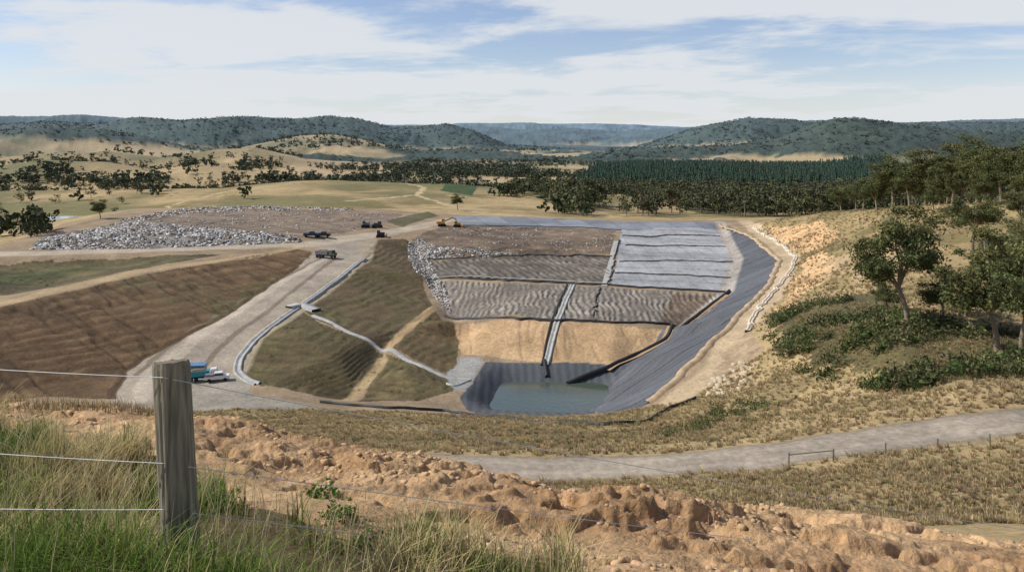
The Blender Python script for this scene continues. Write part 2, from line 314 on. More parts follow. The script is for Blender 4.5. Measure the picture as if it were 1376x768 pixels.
# fill area
paint([(552,322),(600,303),(828,306),(822,342),(700,345),(560,350)],lin(118,102,86),1.5,.9)
c2=paint([(578,376),(570,352),(700,343),(820,345),(820,383)],lin(104,97,88),.6,.55)
c1=paint([(585,381),(820,386),(968,395),(905,437),(740,430),(600,425)],lin(130,122,111),.6,.45)
paint([(905,395),(972,396),(908,436),(880,434)],lin(112,98,84),1,.5)
bt=paint([(600,426,-44.5),(740,430,-44.5),(895,437,-44.5),(850,488,-50),(735,485,-50.2),(622,474,-49.5)],lin(188,157,119),.6,.4)
paint([(546,328),(560,318),(600,332),(585,345),(575,350),(592,378),(603,400),(606,420),(596,412),(570,372),(550,350)],lin(124,116,108),.8,.8)
tp=paint([(605,290,-37),(700,291,-37),(830,297,-37),(970,299,-37),(968,309,-39.3),(835,310),(620,303)],lin(128,132,138),.3,.2,gl=.3,rough=1)
lt=paint([(835,309),(966,309,-39.4),(986,350,-41.5),(975,391,-43.8),(820,384),(830,345)],lin(160,161,162),.3,.2,gl=.4,rough=1)
lo=[(975,300,-37),(1010,318,-37.5),(1048,350,-38),(1035,382,-39),(960,458,-41),(900,520,-43),(860,548,-44.8),(805,556,-47)]
li=[(796,550,-52),(805,525,-52.5),(840,490,-51),(900,450,-47.5),(975,395,-44),(992,350,-41.5),(970,308,-39.5)]
ln=paint(lo+li,lin(94,96,100),.15,.2,gl=.5,rough=1)
pline([(968,306,-39.5),(990,350,-41.5),(975,395,-44),(930,430,-46)],4.5,lin(164,156,146),.3)
pb=paint([(652,486),(735,486),(850,491,-50.6),(812,520,-52),(800,556,-48),(650,560,-46.2),(618,535,-50)],lin(84,87,90),.15,.2,gl=.5,rough=1)
paint([(602,480),(645,478),(650,488),(625,525),(600,525)],lin(150,148,142),.8)
e1=paint([(492,345,-38.3),(500,322,-37),(549,320,-37),(568,370,-41.5),(583,412,-45.5),(520,464,-46.4),(430,432,-43),(405,414,-42)],lin(102,87,64),.4,.6)
e2=paint([(405,416,-42.2),(430,434,-43),(515,468,-46.6),(514,480,-48.2),(465,537,-48.8),(350,518,-46.5),(322,498,-46),(342,456,-44)],lin(100,88,62),.4,.7)
e3=paint([(520,471,-47),(600,508,-50.6),(610,526,-50),(560,539,-49.5),(478,542,-48.8),(515,487,-48.3)],lin(106,94,66),.5,.8)
e4=paint([(583,413,-45.5),(618,458,-49.3),(612,492,-50.5),(600,503,-50.5),(528,467,-46.8)],lin(112,94,68),.5,.7)
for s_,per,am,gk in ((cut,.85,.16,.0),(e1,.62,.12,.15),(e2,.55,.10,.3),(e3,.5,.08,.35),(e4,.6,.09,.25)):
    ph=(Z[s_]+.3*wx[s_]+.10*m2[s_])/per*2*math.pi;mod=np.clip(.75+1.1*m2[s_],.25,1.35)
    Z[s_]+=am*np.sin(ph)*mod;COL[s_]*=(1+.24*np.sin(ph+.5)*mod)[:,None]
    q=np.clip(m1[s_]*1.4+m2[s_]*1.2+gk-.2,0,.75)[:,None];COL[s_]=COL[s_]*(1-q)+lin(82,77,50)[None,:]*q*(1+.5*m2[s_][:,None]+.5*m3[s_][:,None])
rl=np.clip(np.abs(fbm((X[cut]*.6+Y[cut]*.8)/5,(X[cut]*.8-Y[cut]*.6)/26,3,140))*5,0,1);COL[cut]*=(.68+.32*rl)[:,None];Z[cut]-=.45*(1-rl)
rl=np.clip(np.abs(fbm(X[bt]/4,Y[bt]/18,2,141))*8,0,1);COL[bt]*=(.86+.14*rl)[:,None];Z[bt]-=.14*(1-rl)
pline([(583,412,-45.5),(520,464,-46.4)],2.4,lin(172,146,108),.5)
pline([(514,482,-48.2),(465,538,-48.8)],2.6,lin(172,150,112),.5)
pline([(500,322,-37),(491,346,-38.3),(402,414,-42),(342,456,-44),(318,500,-46)],4,lin(164,150,126),.4)
pline([(1000,297,-36.5),(1062,345,-37.7),(1043,392,-38.8),(985,450,-40.3),(965,500,-41.5),(900,545,-43)],6,lin(188,166,134),1.2)
paint([(1035,303),(1110,296),(1130,315),(1100,335),(1062,333)],lin(206,168,124),3.5,.6,alpha=.9)
paint([(1085,345),(1130,340),(1115,372),(1060,415),(1040,425)],lin(196,162,120),3.5,.7,alpha=.9)
paint([(1110,345),(1230,330),(1210,350),(1130,380)],lin(184,160,126),5,.7,alpha=.5)
paint([(975,470),(1010,440),(1020,480),(1000,520),(940,535)],lin(174,152,122),2,.6)
paint([(1040,425),(1180,395),(1300,430),(1450,430),(1450,505),(1250,520),(1040,475)],lin(98,90,60),3,.6)
sN=np.where((Y>76)&(Y<136)&(X<18))[0];ins=inpoly(X[sN],Y[sN],siteW);sN=sN[~ins]
COL[sN]=(lin(138,122,84)[None,:]*(1+.6*m2[sN]+.5*m1[sN])[:,None])
s=np.where((Y>40)&(Y<62))[0];COL[s]*=(1+.35*m1[s]+.45*m2[s])[:,None]
s,d=pline(roadC,5.6,lin(158,146,130),.35,.22,world=True,rough=.6)
rut=np.exp(-((d-1.1)/.4)**2)*(d<2.6);COL[s]*=(1+.16*rut)[:,None];ed=np.exp(-((d-2.7)/.3)**2);COL[s]*=(1-.28*ed)[:,None]
sl=Y[ln]*.8-X[ln]*.4+wx[ln]*.4;fr=(sl/6)%1;COL[ln]*=(1-.38*(np.abs(fr-.5)>.455)+.24*(h2(np.floor(sl/6).astype(np.int64),np.zeros(len(ln),np.int64),5)-.5))[:,None];Z[ln]+=.06*np.sin(sl*2.4+3*m2[ln]);COL[ln]*=(1+.10*np.sin(sl*2.4+3*m2[ln]))[:,None]
sl=X[pb]+.3*wx[pb];COL[pb]*=(1+.14*np.sin(sl*3.4+2*m2[pb]))[:,None];Z[pb]+=.03*np.sin(sl*3.4+2*m2[pb])
sl=X[lt]+wx[lt]*.3;COL[lt]*=(1-.14*(np.abs((sl/5)%1-.5)>.44))[:,None];Z[lt]+=.2*m2[lt]+.10*m3[lt]
sl=Y[lt]+X[lt]*.15+wx[lt]*1.2;COL[lt]*=(1-.38*(np.abs((sl/21)%1-.5)>.475)+.3*(h2(np.floor(sl/21+.5).astype(np.int64),np.zeros(len(lt),np.int64),8)-.5)+.12*m2[lt])[:,None]
sl=X[tp]+.2*Y[tp];COL[tp]*=(1-.2*(np.abs((sl/12)%1-.5)>.46))[:,None]*(.75+.5*h2(np.floor(sl/12).astype(np.int64),np.floor(Y[tp]/14).astype(np.int64),3))[:,None]
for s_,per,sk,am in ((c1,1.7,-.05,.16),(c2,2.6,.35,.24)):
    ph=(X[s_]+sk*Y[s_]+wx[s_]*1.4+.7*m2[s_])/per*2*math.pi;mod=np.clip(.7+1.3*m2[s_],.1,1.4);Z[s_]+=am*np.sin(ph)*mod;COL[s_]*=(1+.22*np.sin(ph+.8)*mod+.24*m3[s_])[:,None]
# foreground bank
fg=np.where(Y<15)[0]
GP=[(-400,585),(0,590),(120,608),(230,640),(330,682),(450,722),(620,748),(760,770),(860,860),(700,1100),(-500,1100)]
GW=[pixel_hit(u,v,1.2) for u,v in GP]
ing=inpoly(X[fg]+.3*m3[fg],Y[fg]+.3*wfx[fg],GW)
q=np.clip(.5+.9*fbm(X[fg]/.8,Y[fg]/.8,5,101),0,1)[:,None]
dc=lin(203,169,128)*(1-q)+lin(168,132,95)*q
cav=fbm(X[fg]/.12,Y[fg]/.12,4,102)[:,None];dc=dc*(1+.22*cav)
COL[fg]=np.where(ing[:,None],lin(100,88,58)*(1+.5*cav),dc)
MSK[fg,0]=np.where(ing,.5,.72)
s=np.where((Y>13)&(Y<20))[0];COL[s]=lin(150,126,90)*(1+.4*m2[s][:,None])
def wp(u,d):return ((u-CU)/F*d,d)  # image column and depth to plan position
WP=[wp(700,640),wp(745,520),wp(800,450),wp(900,437),wp(1040,425),wp(1110,380),wp(1400,330),wp(1500,700),wp(1400,980),wp(680,980)]
s=np.where((Y>320)&(Y<990)&(X>0))[0];s=s[inpoly(X[s]+8*wx[s],Y[s]+8*wy2[s],WP)];k=sst(-.35,-.1,fbm(X[s]/90,Y[s]/90,3,7)+.3*(X[s]>120))[:,None];COL[s]=COL[s]*(1-k)+lin(84,82,56)*k
PP=[wp(770,1080),wp(900,1020),wp(1100,1040),wp(1260,1000),wp(1265,1500),wp(1180,1900),wp(1000,1780),wp(860,1900),wp(800,1600)]
paint(PP,lin(50,60,44),10,.3,world=True)
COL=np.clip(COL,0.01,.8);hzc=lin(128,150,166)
COL=COL*(1-hz)+hzc[None,:]*hz  # aerial haze blended into the vertex colours, bluer with distance
i0=(np.arange(NR-1)[:,None]*NC+np.arange(NC-1)[None,:]).ravel()
FA=np.stack([i0,i0+1,i0+NC+1,i0+NC],1)
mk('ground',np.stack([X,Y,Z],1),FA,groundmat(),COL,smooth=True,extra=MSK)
# ---------------------------------------------------------------- water
def watermat(name,c):
    m,nt,b=newmat(name);b.inputs['Base Color'].default_value=(*c,1);b.inputs['Roughness'].default_value=.08;b.inputs['Specular IOR Level'].default_value=.5
    n=nt.nodes.new('ShaderNodeTexNoise');n.inputs['Scale'].default_value=1.2;n.inputs['Detail'].default_value=4
    g=nt.nodes.new('ShaderNodeNewGeometry');nt.links.new(g.outputs['Position'],n.inputs[0]);bu=nt.nodes.new('ShaderNodeBump');bu.inputs['Distance'].default_value=.03
    nt.links.new(n.outputs[0],bu.inputs['Height']);nt.links.new(bu.outputs[0],b.inputs['Normal']);return m
def flat(name,pts,z,mat):
    me=bpy.data.meshes.new(name);me.from_pydata([(p[0],p[1],z) for p in pts],[],[list(range(len(pts)))]);me.materials.append(mat)
    o=bpy.data.objects.new(name,me);SC.collection.objects.link(o);return o
flat('leachate_pond_water',[(-8,152),(20,152),(26,178),(-5,178)],-53.0,watermat('pond_water_mat',lin(96,108,94,.6)))
dam=[Pz(22,298,-45.9),Pz(60,299,-45.9),Pz(116,293,-45.9),Pz(110,290,-45.9),Pz(50,292,-45.9)]
flat('farm_dam_water',dam,-45.6,watermat('dam_water_mat',lin(150,165,172)))
# ---------------------------------------------------------------- ribbons draped on ground
def drape(line,step=1.0,ymin=40):
    P=S(line,ymin);out=[]
    for i in range(len(P)-1):
        a,b=np.array(P[i][:2]),np.array(P[i+1][:2]);n=max(1,int(np.linalg.norm(b-a)/step))
        for k in range(n):out.append(a+(b-a)*k/n)
    out.append(np.array(P[-1][:2]));out=np.array(out)
    for _ in range(3):out[1:-1]=(out[:-2]+2*out[1:-1]+out[2:])/4
    z=H(out[:,0],out[:,1]);return out,z
def ribbon(name,line,prof,mat,step=1.0,lift=.05,jit=0,parent=None):
    P,z=drape(line,step);T=np.gradient(P,axis=0);T/=np.linalg.norm(T,axis=1)[:,None]+1e-9;Nn=np.stack([T[:,1],-T[:,0]],1)
    if jit:P=P+Nn*(fbm(np.arange(len(P))*.35,np.zeros(len(P)),2,5)*jit)[:,None]
    V=[];n=len(prof)
    off=max(abs(o) for o,h in prof)
    zl=np.maximum.reduce([H(P[:,0]+Nn[:,0]*o,P[:,1]+Nn[:,1]*o) for o in (-off,0,off)])
    for o,h in prof:V.append(np.stack([P[:,0]+Nn[:,0]*o,P[:,1]+Nn[:,1]*o,zl+h+lift],1))
    V=np.stack(V,1).reshape(-1,3);m=len(P);i=(np.arange(m-1)[:,None]*n+np.arange(n-1)[None,:]).ravel()
    return mk(name,V,np.stack([i,i+1,i+n+1,i+n],1),mat,parent=parent)
conc=simple('concrete',lin(168,168,164),.85,var=.3,scale=.6)
blk=simple('black_poly',lin(50,50,50),.6,var=.3)
whitep=simple('pale_pipe',lin(204,200,192),.5,var=.15)
geot=simple('geotextile',lin(168,168,162),.85,var=.3,scale=.8)
def chan(w,h=.35):return [(-w/2-.4,-.5),(-w/2-.35,h),(-w/2,h),(-w/2+.25,-.02),(w/2-.25,-.02),(w/2,h),(w/2+.35,h),(w/2+.4,-.5)]
def pipe(r):return [(-r,-r),(-r,r*.4),(-r*.6,r*1.1),(0,r*1.4),(r*.6,r*1.1),(r,r*.4),(r,-r)]
ribbon('concrete_drain',[(489,348),(455,375),(405,411)],chan(.7,.22),conc)
ribbon('concrete_drain',[(405,411),(370,435),(338,462),(322,482),(318,500),(332,512),(346,516)],chan(.9,.25),conc)
ribbon('concrete_drain',[(420,424),(470,448),(520,470),(565,492),(600,508),(632,510)],chan(.3,.15),conc)
ribbon('pipe_junction_slab',[(388,415),(405,411),(425,419)],[(-1.4,-.8),(-1.4,.5),(1.4,.5),(1.4,-.8)],conc,lift=.1)
ribbon('concrete_drain',[(770,383),(760,405),(750,430),(741,460),(733,492)],chan(.7,.22),geot)
ribbon('black_pipe',[(762,383),(752,405),(742,430),(734,460),(728,492)],pipe(.28),blk)
ribbon('black_pipe',[(732,486),(733,497),(735,508)],pipe(.45),blk)
ribbon('black_pipe',[(980,393),(945,420),(900,450),(855,478),(820,496),(790,507),(762,519)],pipe(.5),blk,lift=.15)
ribbon('drain_track',[(976,398),(940,424),(898,453),(850,481),(815,499)],[(-1,0),(1,0)],simple('track_soil',lin(168,140,108),.95),lift=.12)
ribbon('perimeter_drain',[(1012,306),(1040,322),(1069,344),(1062,365),(1040,392),(1012,425),(1008,445)],chan(.4,.15),simple('drain_stone',lin(205,192,172),.9,var=.4),jit=.8)
ribbon('white_pipe',[(632,511),(610,520),(600,516)],pipe(.2),whitep)
ribbon('silt_fence',[(430,541),(520,549),(600,553),(700,566),(800,572),(850,570),(900,550),(935,536)],[(-.05,-.1),(-.04,.45),(.04,.45),(.05,-.1)],blk,jit=.8)
sbm=simple('sandbag',lin(80,78,74),.9)
for l in [[(577,376),(700,378),(820,384),(900,388),(975,393)],[(598,425),(680,428),(740,431),(820,434),(900,437)]]:ribbon('anchor_trench',l,pipe(.34),blk,jit=.8)
for l in [[(832,322),(826,345),(818,384)],[(568,350),(640,345),(720,343),(822,345)],[(840,330),(900,330),(975,332)],[(832,352),(900,350),(985,352)],[(836,317),(900,316),(968,318)],[(610,303),(700,304),(835,309)],[(806,386),(800,410),(797,433)],[(826,367),(900,369),(982,373)]]:ribbon('sandbag_row',l,pipe(.25),sbm,jit=.8)
ribbon('access_strip',[(828,325),(822,350),(812,385)],[(-.9,.02),(.9,.02)],geot,lift=.15)
ribbon('access_strip',[(578,373),(700,375),(820,381)],[(-.6,.02),(.6,.02)],simple('pale_strip',lin(166,162,152),.9),lift=.15)
ribbon('liner_anchor_berm',[(968,300,-37),(1010,318,-37.5),(1048,350,-38),(1035,382,-39),(960,458,-41),(900,520,-43),(868,545,-44.8)],[(-.9,-.2),(-.4,.3),(.4,.3),(.9,-.2)],simple('berm_soil',lin(180,156,124),.95,var=.35,scale=.5),jit=.6)
# ---------------------------------------------------------------- vegetation
leafm=attrmat('foliage',.75,.25);grassm=attrmat('grass_blades',.8,.3)
def tube(pts,rad,ns=7):
    pts=np.array(pts,float);V=[];Fc=[]
    for i,p in enumerate(pts):
        t=pts[min(i+1,len(pts)-1)]-pts[max(i-1,0)];t/=np.linalg.norm(t)+1e-9
        a=np.cross(t,[0,1,0] if abs(t[1])<.9 else [1,0,0]);a/=np.linalg.norm(a);b=np.cross(t,a)
        for k in range(ns):
            an=2*math.pi*k/ns;V.append(p+rad[i]*(a*math.cos(an)+b*math.sin(an)))
    for i in range(len(pts)-1):
        for k in range(ns):Fc.append((i*ns+k,i*ns+(k+1)%ns,(i+1)*ns+(k+1)%ns,(i+1)*ns+k))
    return np.array(V),np.array(Fc)
def cards(C,size,asp=.6):
    n=len(C);d=rng.normal(size=(n,3));d/=np.linalg.norm(d,axis=1)[:,None];e=np.cross(d,rng.normal(size=(n,3)));e/=np.linalg.norm(e,axis=1)[:,None]
    s=(size*np.ones(n))[:,None];V=np.stack([C-d*s,C+e*s*asp*.7-d*s*.1,C+d*s,C-e*s*asp*.7+d*s*.1],1).reshape(-1,3)
    return V,np.arange(4*n).reshape(n,4)
def merge(parts):
    V=[];Fc=[];C=[];o=0
    for v,f,c in parts:
        V.append(v);Fc.append(f+o);C.append(np.broadcast_to(c,(len(v),3)));o+=len(v)
    return np.concatenate(V),np.concatenate(Fc),np.concatenate(C)
def eucalypt(seed,h=15,ncard=150,nl=5,csz=.34,spread=.34,low=.35):
    global rng
    r=np.random.default_rng(seed);rng=np.random.default_rng(seed+99)
    parts=[];bc=lin(150,136,116)
    lean=r.normal(size=2)*.05*h;th=low*h
    tp=[np.array([lean[0]*t*t,lean[1]*t*t,th*t]) for t in np.linspace(0,1,6)]
    parts.append((*tube([tp[0]-[0,0,.5]]+tp,[.035*h*.8]+list(np.linspace(.03*h,.019*h,6)*.8),8),bc));ends=[]
    for i in range(nl):
        an=2*math.pi*i/nl+r.uniform(-.4,.4);rd=spread*h*r.uniform(.45,1);top=h*r.uniform(.48,.86)
        if i==0:rd*=.3;top=h*.92
        e=tp[-1]+np.array([math.cos(an)*rd,math.sin(an)*rd,top-th]);mid=(tp[-1]*.5+e*.5)+r.normal(size=3)*.03*h-np.array([math.cos(an),math.sin(an),0])*rd*.12
        q=(tp[-1]+mid)/2+r.normal(size=3)*.015*h;pts=[tp[-1],q,mid,(mid+e)/2+r.normal(size=3)*.02*h,e]
        parts.append((*tube(pts,np.array([.014,.011,.008,.005,.002])*h,6),bc));ends.append(e);ends.append(pts[3])
        for j in range(5):
            a2=an+r.uniform(-1.9,1.9);l=h*r.uniform(.1,.22);b0=pts[1+j%3];e2=b0+np.array([math.cos(a2)*l,math.sin(a2)*l,l*r.uniform(-.2,.9)])
            parts.append((*tube([b0,(b0+e2)/2+r.normal(size=3)*.01*h,e2],np.array([.006,.004,.0015])*h,5),bc));ends.append(e2)
    for e in ends:
        R=h*r.uniform(.055,.11);n=int(ncard*r.uniform(.6,1.3))
        p=rng.normal(size=(n,3));p/=np.linalg.norm(p,axis=1)[:,None];p*=(rng.random(n)**.5)[:,None]*R*np.array([1.3,1.3,.85])*(1+.35*np.sin(p[:,:1]*4+p[:,1:2]*5+seed))
        v,f=cards(e+p,csz*rng.uniform(.5,1.2,n),.55);b=r.uniform(.65,1.3)
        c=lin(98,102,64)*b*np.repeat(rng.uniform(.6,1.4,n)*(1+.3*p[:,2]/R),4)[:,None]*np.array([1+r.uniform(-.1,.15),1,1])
        parts.append((v,f,c))
    return merge(parts)
def inst(base,pos,sc,rot,tint=None):
    V,Fc,C=base;n=len(pos);c,s=np.cos(rot),np.sin(rot)
    sc=np.asarray(sc);s3=sc if sc.ndim==2 else np.repeat(sc[:,None],3,1)
    v=V[None]*s3[:,None,:];x=v[...,0]*c[:,None]-v[...,1]*s[:,None];y=v[...,0]*s[:,None]+v[...,1]*c[:,None]
    VV=np.stack([x,y,v[...,2]],-1)+np.asarray(pos)[:,None,:]
    FF=(Fc[None]+(np.arange(n)*len(V))[:,None,None]).reshape(-1,Fc.shape[1])
    CC=np.repeat(C[None],n,0)*(np.ones((n,1,3)) if tint is None else tint[:,None,:])
    return VV.reshape(-1,3),FF,CC.reshape(-1,3)
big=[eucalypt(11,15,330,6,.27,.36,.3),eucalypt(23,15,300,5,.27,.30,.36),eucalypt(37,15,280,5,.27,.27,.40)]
bigme=[]
def place_tree(name,k,u,v,hpx,rot,sx=1,ymin=40,base=None):
    p=base or pixel_hit(u,v,ymin);s=hpx/F*p[1]/15
    o=bpy.data.objects.new(name,bigme[k]);SC.collection.objects.link(o);o.location=(p[0],p[1],p[2]-.1);o.scale=(s*sx,s*sx,s);o.rotation_euler=(0,0,rot);return o
for i,b in enumerate(big):
    o=mk('t',b[0],b[1],leafm,b[2]);bigme.append(o.data);o.data.name='eucalyptus_mesh_%d'%i;bpy.data.objects.remove(o)
for k,u,v,hp,ro,sx in [(0,1220,438,168,1.1,1.0),(0,1340,472,172,2.0,1.05),(1,1268,435,66,1.0,1.5),(2,1306,338,80,.5,1.4),(1,1336,415,100,4,1.2),(2,1160,283,42,1,1.0),(1,1372,480,150,5,1.1),(2,1290,425,55,2.5,1.6),(1,1376,360,66,2.5,1.3),(2,1195,425,48,3,1.5)]:
    place_tree('eucalyptus_tree',k,u,v,hp,ro,sx)
for i,(u,d,hp) in enumerate([(1178,262,50),(1200,256,72),(1222,250,62),(1243,246,80),(1262,240,66),(1280,236,74),(1301,228,60),(1322,222,90),(1345,215,76),(1362,208,64),(1380,205,86),(1400,200,74),(1292,240,86),(1420,190,80),(1376,192,60),(1190,300,50),(1212,280,58),(1232,290,50),(1252,270,60),(1272,280,56),(1312,260,66),(1335,250,66),(1356,240,70),(1150,300,42),(1130,310,38),(1325,205,48),(1255,225,40),(1368,178,52)]):
    x=(u-CU)/F*d;z=float(H(np.array([x]),np.array([float(d)]))[0]);place_tree('eucalyptus_tree',i%3,u,0,hp,i*1.3,1.2,base=(x,d,z))
place_tree('eucalyptus_tree',0,135,294,27,1,1.2);place_tree('eucalyptus_tree',1,615,282,22,2,1.3)
def lowtree(seed,h=15,n=150,cs=.8,w=.36,tr=True,col=(86,88,60),lo=.3):
    global rng
    rng=np.random.default_rng(seed);parts=[]
    if tr:parts.append((*tube([(0,0,-1),(0,0,h*.35),(.02*h,0,h*.7)],[.02*h,.016*h,.008*h],4),lin(120,108,92)))
    m=8
    for i in range(m):
        e=np.array([rng.normal()*w*h*.42,rng.normal()*w*h*.42,h*rng.uniform(lo,.87)]);R=h*rng.uniform(.12,.19);k=n//m
        p=rng.normal(size=(k,3));p/=np.linalg.norm(p,axis=1)[:,None];p*=(rng.random(k)**.4)[:,None]*R*np.array([1.2,1.2,.9])
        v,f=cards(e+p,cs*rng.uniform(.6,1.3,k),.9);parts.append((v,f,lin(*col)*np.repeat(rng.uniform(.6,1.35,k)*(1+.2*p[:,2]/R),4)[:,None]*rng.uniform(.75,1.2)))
    return merge(parts)
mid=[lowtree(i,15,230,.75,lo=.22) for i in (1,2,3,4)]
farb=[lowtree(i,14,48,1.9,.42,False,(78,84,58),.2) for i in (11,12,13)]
def pine(seed):
    g=np.random.default_rng(seed);V=[];Fc=[];o=0
    for l,(z0,r) in enumerate([(2,3.2),(6,2.9),(9,2.4),(12,1.7),(14.5,1.0)]):
        a=g.uniform(0,6.28)
        n=7
        for k in range(n):
            t0=a+k*2*math.pi/n;t1=t0+2*math.pi/n*.8;rr=r*g.uniform(.7,1.3)
            V+=[(0,0,z0+3.0),(math.cos(t0)*rr,math.sin(t0)*rr,z0),(math.cos((t0+t1)/2)*rr*1.1,math.sin((t0+t1)/2)*rr*1.1,z0-.6),(math.cos(t1)*rr,math.sin(t1)*rr,z0)]
            Fc.append((o,o+1,o+2,o+3));o+=4
    V=np.array(V);return V,np.array(Fc),lin(56,76,54)*(.6+.6*g.random(len(V)))[:,None]
rng=np.random.default_rng(77)
def samplepoly(P,n,cond=None):
    xs=[p[0] for p in P];ys=[p[1] for p in P]
    x=rng.uniform(min(xs),max(xs),n*4);y=rng.uniform(min(ys),max(ys),n*4);m=inpoly(x,y,P)
    if cond is not None:m&=cond(x,y)
    return x[m][:n],y[m][:n]
def dosc(name,bases,x,y,s0,s1,mat,sink=.3,tv=.2,hazy=True):
    n=len(x)
    if n==0:return
    z=H(x,y)-sink;sc=rng.uniform(s0,s1,n);ti=1+rng.normal(size=(n,1))*tv+rng.normal(size=(n,3))*.05
    ti=np.clip(ti,.4,1.8)
    pos=np.stack([x,y,z],1)
    k=rng.integers(0,len(bases),n);parts=[];rot=rng.uniform(0,6.28,n)
    for i,b in enumerate(bases):
        s=k==i
        if s.any():
            V,Fc,C=inst(b,pos[s],sc[s],rot[s],ti[s])
            if hazy:
                hh=(1-np.exp(-np.clip(V[:,1]-400,0,None)/11500))[:,None];C=C*(1-hh)+hzc*hh  # distance haze painted into the foliage colours as well
            parts.append((V,Fc,C))
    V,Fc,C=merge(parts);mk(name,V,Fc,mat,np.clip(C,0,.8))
matt=attrmat('distant_foliage',.9)
x,y=samplepoly(WP,2700,lambda x,y:fbm(x/90,y/90,3,7)>-.3-.3*(x>120));dosc('eucalyptus_woodland',mid,x,y,.6,1.2,matt)
pb_=[pine(1),pine(2),pine(3)]
x,y=samplepoly(PP,8500,lambda x,y:fbm(x/60,y/60,3,47)>-.42);dosc('pine_plantation',pb_+farb[:1],x,y,.55,1.0,matt,tv=.15)
x=rng.uniform(-900,900,14000);y=rng.uniform(560,1500,14000);m=(np.abs(x/y)<.8)&(fbm(x/90,y/90,3,41)+.25*fbm(x/12,y/12,2,43)>.34)&~inpoly(x,y,PP)&~inpoly(x,y,WP)&(y>780);x,y=x[m][:1100],y[m][:1100];dosc('paddock_trees',farb,x,y,.5,1.1,matt)
x=rng.uniform(-900,900,600);y=rng.uniform(480,1500,600);m=(np.abs(x/y)<.8)&~inpoly(x,y,PP)&~inpoly(x,y,WP);x,y=x[m],y[m];m=(y>760)|(x<-150)&(y<600);dosc('paddock_trees',farb,x[m][:260],y[m][:260],.35,.9,matt)
x,y=samplepoly([wp(-100,380),wp(150,480),wp(240,560),wp(330,700),wp(700,760),wp(-400,760)],60);dosc('paddock_trees',mid,x,y,.4,.8,matt)
tx=[];ty=[]
for (u0,d0,u1,d1,n,w) in [(320,1020,560,1150,170,25),(440,1400,640,1500,140,25),(245,760,290,800,18,8),(310,900,380,960,50,14),(30,800,70,820,12,8),(560,1000,700,900,60,18),(650,1300,780,1200,120,25),(500,1700,900,1900,200,40),(680,560,700,590,12,6),(0,1200,200,1300,60,30),(740,470,790,440,14,6),(560,2000,760,2100,120,14),(700,2400,900,2300,120,14),(100,1900,300,2000,80,20),(-20,345,60,300,14,3)]:
    t=rng.random(n);tx.append(((u0+(u1-u0)*t)-CU)/F*(d0+(d1-d0)*t)+rng.normal(size=n)*w);ty.append(d0+(d1-d0)*t+rng.normal(size=n)*w)
dosc('tree_line',farb+mid[:1],np.concatenate(tx),np.concatenate(ty),.5,1.1,matt)
x=rng.uniform(-3800,3800,60000);y=rng.uniform(1400,5200,60000);m=(np.abs(x/y)<.8);x,y=x[m],y[m];zf,ii,_e=far(x,y,True);fnn=fbm(x/650,y/650,4,91)+.7*np.clip(zf/70,-.8,1)
m=((ii==4)&(fnn>-.3))|((ii==3)&(fnn>-.35))|((ii<=2)&(fnn+.3>.2))|(rng.random(len(x))<.02);x,y=x[m][:15000],y[m][:15000]
dosc('hill_forest',farb,x,y,.7,1.2,matt,sink=1,tv=.15)
def shrub(seed,n=150,col=(88,98,58)):
    global rng
    rng=np.random.default_rng(seed);p=rng.normal(size=(n,3));p/=np.linalg.norm(p,axis=1)[:,None];p[:,2]=np.abs(p[:,2]);p*=(rng.random(n)**.3)[:,None]*np.array([1,1,.9])*(1+.35*np.sin(p[:,:1]*5+p[:,1:2]*4+seed))
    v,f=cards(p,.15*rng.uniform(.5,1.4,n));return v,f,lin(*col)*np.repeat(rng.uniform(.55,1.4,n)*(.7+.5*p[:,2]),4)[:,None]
sb=[shrub(1),shrub(2,150,(108,108,74)),shrub(3,150,(100,100,64)),shrub(4,130,(76,92,50))]
rng=np.random.default_rng(5)
P=S([(1038,425),(1120,400),(1180,405),(1260,430),(1376,450),(1450,450),(1450,515),(1260,520),(1180,525),(1080,505),(1035,460)])
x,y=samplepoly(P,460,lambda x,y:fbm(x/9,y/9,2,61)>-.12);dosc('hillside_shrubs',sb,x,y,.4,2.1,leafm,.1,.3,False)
P=S([(880,580),(960,548),(1050,540),(1045,560),(960,575),(900,590)]);x,y=samplepoly(P,80);dosc('hillside_shrubs',sb,x,y,.4,1.1,leafm,.1,.2,False)
x=rng.uniform(20,150,1200);y=rng.uniform(48,300,1200);m=(fbm(x/16,y/16,3,63)>.2)&~inpoly(x,y,siteW)&(dline(x,y,roadC)>4);x,y=x[m],y[m];dosc('hillside_shrubs',sb,x,y,.2,.8,leafm,.1,.25,False)
x=rng.uniform(5,45,160);y=rng.uniform(46,61,160);m=(dline(x,y,roadC)>3.5);dosc('hillside_shrubs',sb,x[m],y[m],.12,.45,leafm,.1,.25,False)
x=rng.uniform(-70,20,320);y=rng.uniform(78,132,320);m=~inpoly(x,y,siteW);dosc('hillside_shrubs',sb,x[m],y[m],.15,.55,leafm,.1,.25,False)
x=rng.uniform(-190,-10,2200);y=rng.uniform(140,300,2200);m=inpoly(x,y,S([(345,450),(405,418),(510,470),(465,535),(350,515)]))|inpoly(x,y,S([(550,440),(583,415),(620,470),(600,500)]))|inpoly(x,y,S([(0,352),(140,347),(60,390),(0,400)]))|inpoly(x,y,S([(480,480),(600,510),(560,538),(480,540)]));m&=fbm(x/9,y/9,2,66)>-.1;dosc('hillside_shrubs',sb,x[m],y[m],.15,.5,leafm,.1,.2,False)
